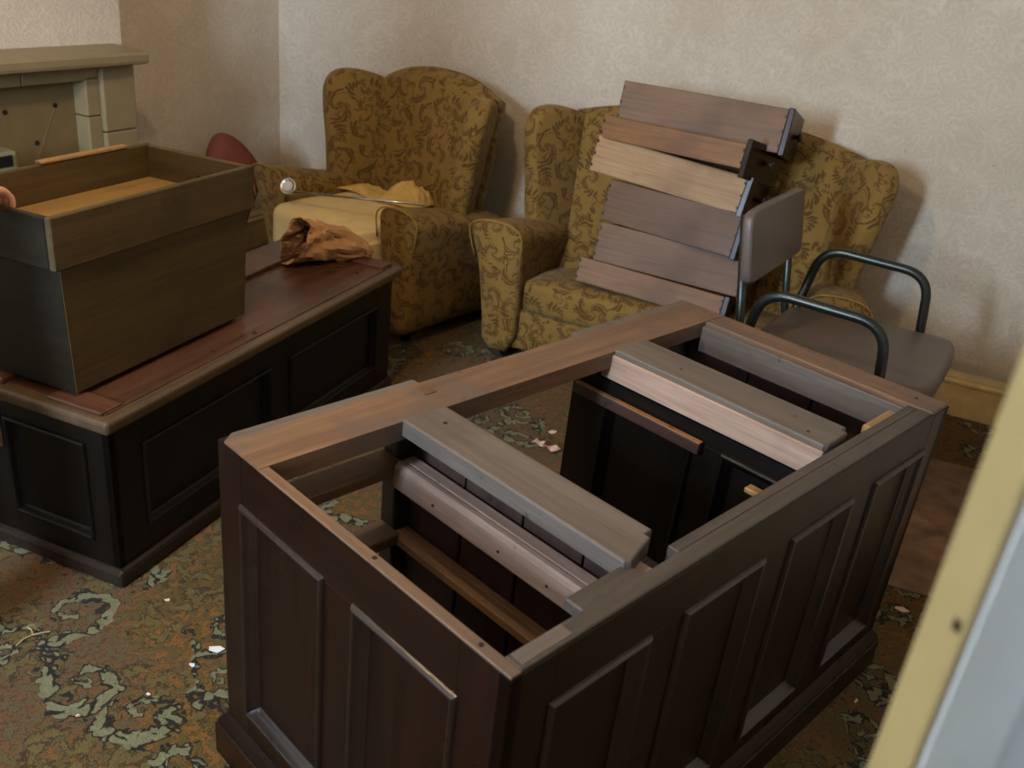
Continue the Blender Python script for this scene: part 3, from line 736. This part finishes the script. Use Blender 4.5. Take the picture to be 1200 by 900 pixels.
# ------------------------------------------------------------------ stacked drawers on the sofa
LEAN = math.radians(13); SO = Vector((-1.0, 3.285, .42))
E2 = Vector((0, math.sin(LEAN), math.cos(LEAN))); EN = Vector((0, -math.cos(LEAN), math.sin(LEAN)))
def drawer(name, bl, br, hgt, dep, label, m, mf, proud=.0, knob=1, fh=.012, yaw=0.0):
    o = SO+EN*proud
    a, b = at_plane(bl, o, EN), at_plane(br, o, EN)
    X = (b-a).normalized(); Y = -EN; Z = X.cross(Y).normalized(); Y = Z.cross(X)
    L = (b-a).length*.985 if yaw else (b-a).length
    ya = math.radians(yaw); X, Y = X*math.cos(ya)-Y*math.sin(ya), Y*math.cos(ya)+X*math.sin(ya)
    r = thing(name, label, 'drawer', (0, 0, 0), 0, None)
    r.matrix_world = Matrix(((X.x, Y.x, Z.x, a.x), (X.y, Y.y, Z.y, a.y), (X.z, Y.z, Z.z, a.z), (0, 0, 0, 1)))
    t = .011
    # near side carries the dovetails; front is at +x
    sd = box('side_board', 0, L-.018, 0, t, 0, hgt, W(m, 'x'), r, .0025); box('side_board', 0, L-.018, dep-t, dep, 0, hgt, W(m, 'x'), r, .0025)
    box('back_board', .001, t, t, dep-t, .012, hgt-.006, W(m, 'y'), r, .002)
    box('bottom_panel', t, L-.018, t, dep-t, .010, .016, W('drawer_c', 'x'), r, 0)
    f = box('front_panel', L-.018, L+.004, -.006, dep+.006, -fh*.6, hgt+fh*.4, W(mf, 'y'), r, .003)
    ks = (dep*.5,) if knob == 1 else (dep*.25, dep*.75)
    for y in ks:
        fin('knob', lathe(bmesh.new(), [(.008, 0), (.007, .010), (.016, .018), (.017, .024), (.010, .030)], Matrix.Translation((L+.004, y, hgt*.5)) @ Matrix.Rotation(math.pi/2, 4, 'Y'), 14), M_BRASSDK, f, True)
    k = 3 if hgt > .09 else 2
    for i in range(k):
        z = hgt*(i+.5)/k; box('dovetail', .0015, .008, -.0006, .004, z-.006, z+.006, W('black', 'z'), sd, 0)
        box('dovetail', L-.026, L-.019, -.0006, .004, z-.005, z+.005, W('black', 'z'), sd, 0)
    return r
drawer('desk_drawer', (673, 328), (846, 379), .098, .33, 'bottom drawer of the stack, lying on the gold sofa seat', 'drawer_b', 'mahogany', .0)
drawer('desk_drawer', (694, 304), (868, 350), .150, .33, 'pinkish brown drawer just above the bottom one of the stack', 'drawer', 'mahogany', .004)
drawer('desk_drawer', (703, 257), (866, 304), .160, .34, 'red-brown drawer in the middle of the stack below the pale one', 'drawer_c', 'mahogany', -.004, 1, .012, 5)
drawer('desk_drawer', (690, 199), (872, 254), .136, .35, 'pale-sided drawer in the stack above the red-brown one', 'drawer_pale', 'mahogany', .016, 1, .012, 2)
drawer('desk_drawer', (702, 161), (884, 203), .086, .36, 'shallow drawer under the topmost one of the leaning stack', 'drawer_b', 'mahogany', .014, 1, .05, 10)
drawer('desk_drawer', (721, 143), (917, 181), .156, .30, 'topmost deep drawer of the leaning stack against the wallpaper', 'drawer', 'mahogany', -.02)
# ------------------------------------------------------------------ tubular steel chair
def steel_chair():
    r = thing('steel_armchair', 'dark tubular steel armchair with taupe vinyl seat and backrest beside the desk', 'chair', (-.085, 2.945, 0), math.radians(-7.5))
    # local +x is the way the chair faces, +y is the far side
    zs, za = .535, .738; yw = .32
    def slab(name, pts, axis, a0, a1, bev, M, m):
        bm = bmesh.new(); prism(bm, smooth_loop(pts, 2), axis, a0, a1, bev, 4)
        bm.transform(M); puff(bm, .002); return fin(name, bm, m, r, True)
    seat = slab('seat', [(-.27, -.22), (-.25, -.27), (0, -.275), (.25, -.275), (.295, -.23), (.30, 0), (.295, .23), (.25, .275), (0, .27), (-.25, .26), (-.27, .21)], 'z', -.05, .012, .02,
                Matrix.Translation((0, 0, zs)) @ Matrix.Rotation(math.radians(-3), 4, 'Y'), M_VINYL)
    back = slab('backrest', [(-.27, .07), (-.27, -.09), (-.255, -.115), (-.2, -.118), (.2, -.118), (.255, -.115), (.27, -.09), (.27, .07), (.255, .10), (.2, .108), (-.2, .108), (-.255, .10)], 'x', -.017, .017, .010,
                Matrix.Translation((-.312, 0, .832)) @ Matrix.Rotation(math.radians(-10), 4, 'Y'), M_VINYL)
    for s in (-1, 1):
        y = s*yw
        arm = fin('arm', tube(bmesh.new(), bezier_tube_path([(-.235, s*.20, 0.012), (-.255, s*.205, .42), (-.245, y*.97, .57), (-.215, y, za), (.14, y, za-.005), (.175, y, .44), (.215, y, .012)], .085, 8), .0155, 12), M_STEEL, r, True)
        for x, yy in ((-.235, s*.20), (.215, y)): fin('foot_cap', lathe(bmesh.new(), [(.019, 0), (.019, .02), (.016, .03)], Matrix.Translation((x, yy, 0)), 12), M_BLACK, r, True)
        yb = s*.235
        fin('back_post', tube(bmesh.new(), bezier_tube_path([(.02, yb, zs-.068), (-.27, yb, zs-.068), (-.345, yb, .92)], .06, 6), .0135, 10), M_STEEL, r, True)
        fin('side_rail', tube(bmesh.new(), [(-.245, s*.23, zs-.072), (.18, y, zs-.06)], .011, 10), M_STEEL, r, True)
    for x, z, yy in ((-.22, zs-.075, .22), (.17, zs-.062, yw)):
        fin('cross_tube', tube(bmesh.new(), [(x, -yy, z), (x, yy, z)], .010, 10), M_STEEL, r, True)
steel_chair()
# ================================================================== small things
# crumpled brown paper bag on the chest
def kraft():
    c = at_z((385, 303), .4945)
    r = thing('paper_bag', 'crumpled brown paper bag lying open on the panelled chest', 'bag', (c.x, c.y, .4925), math.radians(62))
    rnd = random.Random(4)
    def tubefn(scale):
        def fn(u, v):
            a = 2*math.pi*v; x = -.135+.27*u
            ry = .080*scale*(1-.30*u); rz = (.062*(1-u)**.5+.018)*scale
            k = 1+.34*noise.noise(Vector((u*3.1, math.cos(a)*1.7, math.sin(a)*1.7+5)))+.26*noise.noise(Vector((u*6, math.cos(a)*4, math.sin(a)*4)))
            y = ry*math.cos(a)*k; z = rz*(1+math.sin(a)*k)
            x += .03*noise.noise(Vector((u*2, a, 7)))+(.045*math.sin(a) if u < .3 else 0)
            return Vector((x, y, max(.0015, z)))
        return fn
    crumple('bag_skin', 18, 30, tubefn(1.0), M_KRAFT, None, None, r, .0012, False)
    crumple('bag_inside', 12, 24, tubefn(.93), M_KRAFTSHADE, None, None, r, 0, False)
    def flap(u, v):
        return Vector((.02+.15*u, -.05+.09*v+.02*u, .085-.075*u**1.4+.018*math.sin(v*17)*(.3+u)+.01*noise.noise(Vector((u*6, v*6, 1)))))
    crumple('folded_flap', 10, 16, flap, M_KRAFT, None, None, r, .0015, False)
    def top(u, v):
        return Vector((-.06+.12*u, .02+.05*v, .118+.012*math.sin(u*9+v*4)-.03*u+.012*v))
    crumple('torn_edge', 8, 5, top, plain('kraft_pale', srgb(206, 170, 130), .8), None, None, r, .0015, False)
kraft()
def scrap(name, p, size, ang, mat, label, cat='paper', seed=0, lift=.004, asp=.6):
    rnd = random.Random(seed); c = at_z(p, 0); n = rnd.randint(5, 7)
    bm = bmesh.new(); pts = []
    for i in range(n):
        a = 2*math.pi*i/n+rnd.uniform(-.2, .2); rr = size*rnd.uniform(.75, 1.1)
        pts.append((rr*math.cos(a), rr*asp*math.sin(a)))
    prism(bm, pts, 'z', 0, .0016)
    for v in bm.verts: v.co.z += lift*abs(noise.noise(v.co*30+Vector((seed, 0, 0))))*2
    o = fin(name, bm, mat); o.location = (c.x, c.y, .0005); o.rotation_euler = (0, 0, ang)
    return tag(o, label, cat)
scrap('paper_scrap', (253, 762), .021, .5, M_WHITEP, 'largest white paper scrap on the carpet beside the desk end', seed=1)
scrap('paper_scrap', (225, 780), .009, .2, M_WHITEP, 'small white paper scrap near the largest one on the carpet', seed=2)
scrap('paper_scrap', (648, 507), .020, .9, plain('cream_scrap', srgb(226, 200, 160), .7), 'torn cream scrap on the carpet in the kneehole', seed=3, asp=.75)
scrap('paper_scrap', (1056, 715), .022, .1, plain('cream_scrap', srgb(226, 200, 160), .7), 'pale paper scrap on the carpet by the brown board', seed=4)
scrap('paper_fleck', (196, 704), .008, .6, plain('cream_scrap', srgb(226, 200, 160), .7), 'tiny cream fleck on the carpet near the chest plinth', seed=5)
scrap('paper_fleck', (92, 840), .007, .6, M_PINKP, 'tiny pinkish pellet on the carpet in front of the chest', seed=6, lift=.01)
scrap('paper_fleck', (174, 814), .006, .2, M_WHITEP, 'tiny white fleck on the pale scroll of the carpet', seed=8)
scrap('plaster_chip', (1003, 822), .012, 1.3, plain('cream_scrap', srgb(226, 200, 160), .7), 'narrow pale chip on the dark carpet beside the desk back', 'chip', seed=9, asp=.3)
def wrapper():
    c = at_z((640, 525), 0); r = thing('sweet_wrapper', 'crumpled pink and maroon sweet wrapper on the carpet under the kneehole', 'wrapper', (c.x, c.y, .001), math.radians(-8))
    def fn(u, v):
        x = -.05+.10*u; wd = .02*(.55+.9*abs(u-.45)); return Vector((x, (v-.5)*2*wd, .006+.006*math.sin(u*14+v*3)*(.4+abs(v-.5))+.004))
    o = crumple('foil', 16, 6, fn, M_PINKP, None, None, r, .0008, False)
    def fn2(u, v):
        q = fn(.38+.18*u, .1+.8*v); q.z += .0012; return q
    crumple('printed_band', 5, 6, fn2, M_MAROON, None, None, r, .0006, False)
wrapper()
def twig():
    c = at_z((39, 745), 0); r = thing('twig', 'small pale forked twig on the dark carpet', 'twig', (c.x, c.y, .003), math.radians(20))
    bm = bmesh.new()
    for a, l in ((.4, .035), (2.3, .032), (4.2, .045)): tube(bm, [(0, 0, 0), (l*.5*math.cos(a), l*.5*math.sin(a), .003), (l*math.cos(a+.15), l*math.sin(a+.15), 0)], .0018, 6)
    fin('stem', bm, plain('dry_twig', srgb(176, 156, 116), .8), r)
twig()
# brown board lying on the carpet at the right
def board():
    bm = bmesh.new(); prism(bm, [(.20, 2.50), (.42, 2.52), (.645, 2.49), (.645, 3.44), (.43, 3.455), (.20, 3.43)], 'z', .001, .006)
    o = tag(fin('hardboard_sheet', bm, M_CARD), 'sheet of scuffed brown hardboard lying on the carpet behind the door', 'board')
board()
# ------------------------------------------------------------------ the person holding the shallow drawer, out of frame but for a finger
def person():
    a, c, e, g = TR_
    RZ = Matrix.Rotation(UA, 3, 'Z'); zt = TRAYTOP
    rim = lambda x, y, z: Vector((BO.x, BO.y, 0))+RZ @ Vector((x, y, 0))+Vector((0, 0, z))
    Ox, Oy = -1.84, .72
    P_ = lambda x, y, z: Vector((Ox+x, Oy+y, z))
    class G:
        def __init__(s): s.V = []; s.E = []; s.R = []
        def chain(s, pts, radii, root=None):
            prev = root
            for p, r in zip(pts, radii):
                s.V.append(p); s.R.append(r if isinstance(r, tuple) else (r, r)); i = len(s.V)-1
                if prev is not None: s.E.append((prev, i))
                prev = i
            return prev
        def build(s, name, mat, parent=None, lev=2):
            me = bpy.data.meshes.new(name); me.from_pydata([tuple(v) for v in s.V], s.E, [])
            o = bpy.data.objects.new(name, me); COL.objects.link(o); o.modifiers.new('skin', 'SKIN').use_smooth_shade = True
            for i, r in enumerate(s.R): me.skin_vertices[0].data[i].radius = r
            me.skin_vertices[0].data[0].use_root = True
            m_ = o.modifiers.new('smooth', 'SUBSURF'); m_.levels = lev; m_.render_levels = lev
            me.materials.append(mat)
            if parent: o.parent = parent
            return o
    k = NT('skin', .5, .4); v = k.coord(); k.col(k.ramp(k.noise(v, 40, 3), [(.3, srgb(200, 144, 120)), (.7, srgb(214, 162, 138))]))
    k.b.inputs['Subsurface Weight'].default_value = .12; k.b.inputs['Subsurface Radius'].default_value = (.01, .004, .002)
    B = G()
    pel = B.chain([P_(0, 0, .93)], [(.07, .065)])
    waist = B.chain([P_(0, .02, 1.08)], [(.095, .085)], pel); chest = B.chain([P_(0, .06, 1.28)], [(.105, .09)], waist)
    neck = B.chain([P_(0, .095, 1.42), P_(0, .115, 1.47)], [.056, .052], chest)
    head = B.chain([P_(0, .155, 1.525), P_(0, .160, 1.60), P_(0, .145, 1.665)], [(.066, .075), (.078, .095), (.058, .072)], neck)
    B.chain([P_(0, .255, 1.555), P_(0, .268, 1.54)], [.016, .010], head-1)                       # nose
    for s_ in (-1, 1): B.chain([P_(s_*.082, .145, 1.565)], [(.014, .022)], head-1)               # ears
    S = G(); root = S.chain([P_(0, 0, .86), P_(0, .01, .97), P_(0, .03, 1.12), P_(0, .06, 1.28), P_(0, .09, 1.40)], [(.185, .155), (.175, .15), (.170, .145), (.190, .155), (.095, .09)]); schest = 3
    hands = (((1, .158)), ((-1, .320)))
    for s_, yh in hands:
        sh = P_(s_*.185, .07, 1.345); el = P_(s_*.255, .26, 1.12); wr = rim(a-.085, yh+s_*.03, zt+.055)
        B.chain([sh, sh.lerp(el, .5), el, el.lerp(wr, .45), wr], [.062, .050, .041, .038, .025], chest); w_ = len(B.V)-1
        pm = B.chain([rim(a-.045, yh+s_*.012, zt+.042)], [(.024, .034)], w_)
        for dy, ln in ((-.031*s_, .92), (-.010*s_, 1.0), (.011*s_, .96), (.031*s_, .8)):
            B.chain([rim(a-.014, yh+dy*.9, zt+.036), rim(a+.018*ln, yh+dy, zt+.031), rim(a+.038*ln, yh+dy*1.05, zt+.010), rim(a+.037*ln, yh+dy*1.05, zt-.014)], [.0115, .0098, .0090, .0078], pm)
        B.chain([rim(a-.050, yh-s_*.030, zt+.026), rim(a-.036, yh-s_*.036, zt+.002), rim(a-.014, yh-s_*.034, zt-.018)], [.0125, .0105, .0088], pm)
        S.chain([sh, sh.lerp(el, .5), el, el.lerp(wr, .5), el.lerp(wr, .88)], [.080, .065, .056, .048, .038], schest)
    T = G(); T.chain([P_(0, 0, .98), P_(0, 0, .88)], [(.150, .122), (.160, .13)])
    for s_ in (-1, 1):
        hp, kn, an = P_(s_*.095, 0, .84), P_(s_*.115, .03, .48), P_(s_*.125, -.02, .085)
        B.chain([hp, kn, an, P_(s_*.13, .10, .035)], [.062, .045, .035, .028], pel)
        T.chain([hp, hp.lerp(kn, .5), kn, kn.lerp(an, .5), an+Vector((0, 0, -.01))], [.112, .092, .074, .064, .058], 1)
    body = B.build('person', k.m)
    tag(body, 'person in a dark jumper gripping the end rim of the shallow drawer', 'person')
    S.build('jumper', plain('dark_knit', srgb(44, 46, 54), .9), body); T.build('trousers', plain('dark_denim', srgb(38, 42, 56), .9), body)
    for s_ in (-1, 1):
        F = G(); F.chain([P_(s_*.125, -.055, .05), P_(s_*.127, .04, .048), P_(s_*.132, .15, .036)], [(.044, .048), (.046, .044), (.040, .034)]); F.build('shoe', plain('shoe_leather', srgb(36, 30, 26), .5), body)
        bm = bmesh.new(); bmesh.ops.create_uvsphere(bm, u_segments=12, v_segments=8, radius=.012); bmesh.ops.translate(bm, verts=bm.verts, vec=P_(s_*.031, .236, 1.595)); fin('eye', bm, plain('eye', srgb(60, 44, 34), .2), body, True)
    fin('mouth', tube(bmesh.new(), [P_(-.024, .222, 1.505), P_(0, .238, 1.502), P_(.024, .222, 1.505)], .006, 8), plain('lips', srgb(168, 92, 82), .5), body, True)
    Hh = G(); Hh.chain([P_(0, .075, 1.56), P_(0, .105, 1.645), P_(0, .175, 1.69)], [(.078, .06), (.088, .072), (.068, .034)]); Hh.build('hair', plain('brown_hair', srgb(58, 40, 28), .7), body)
person()
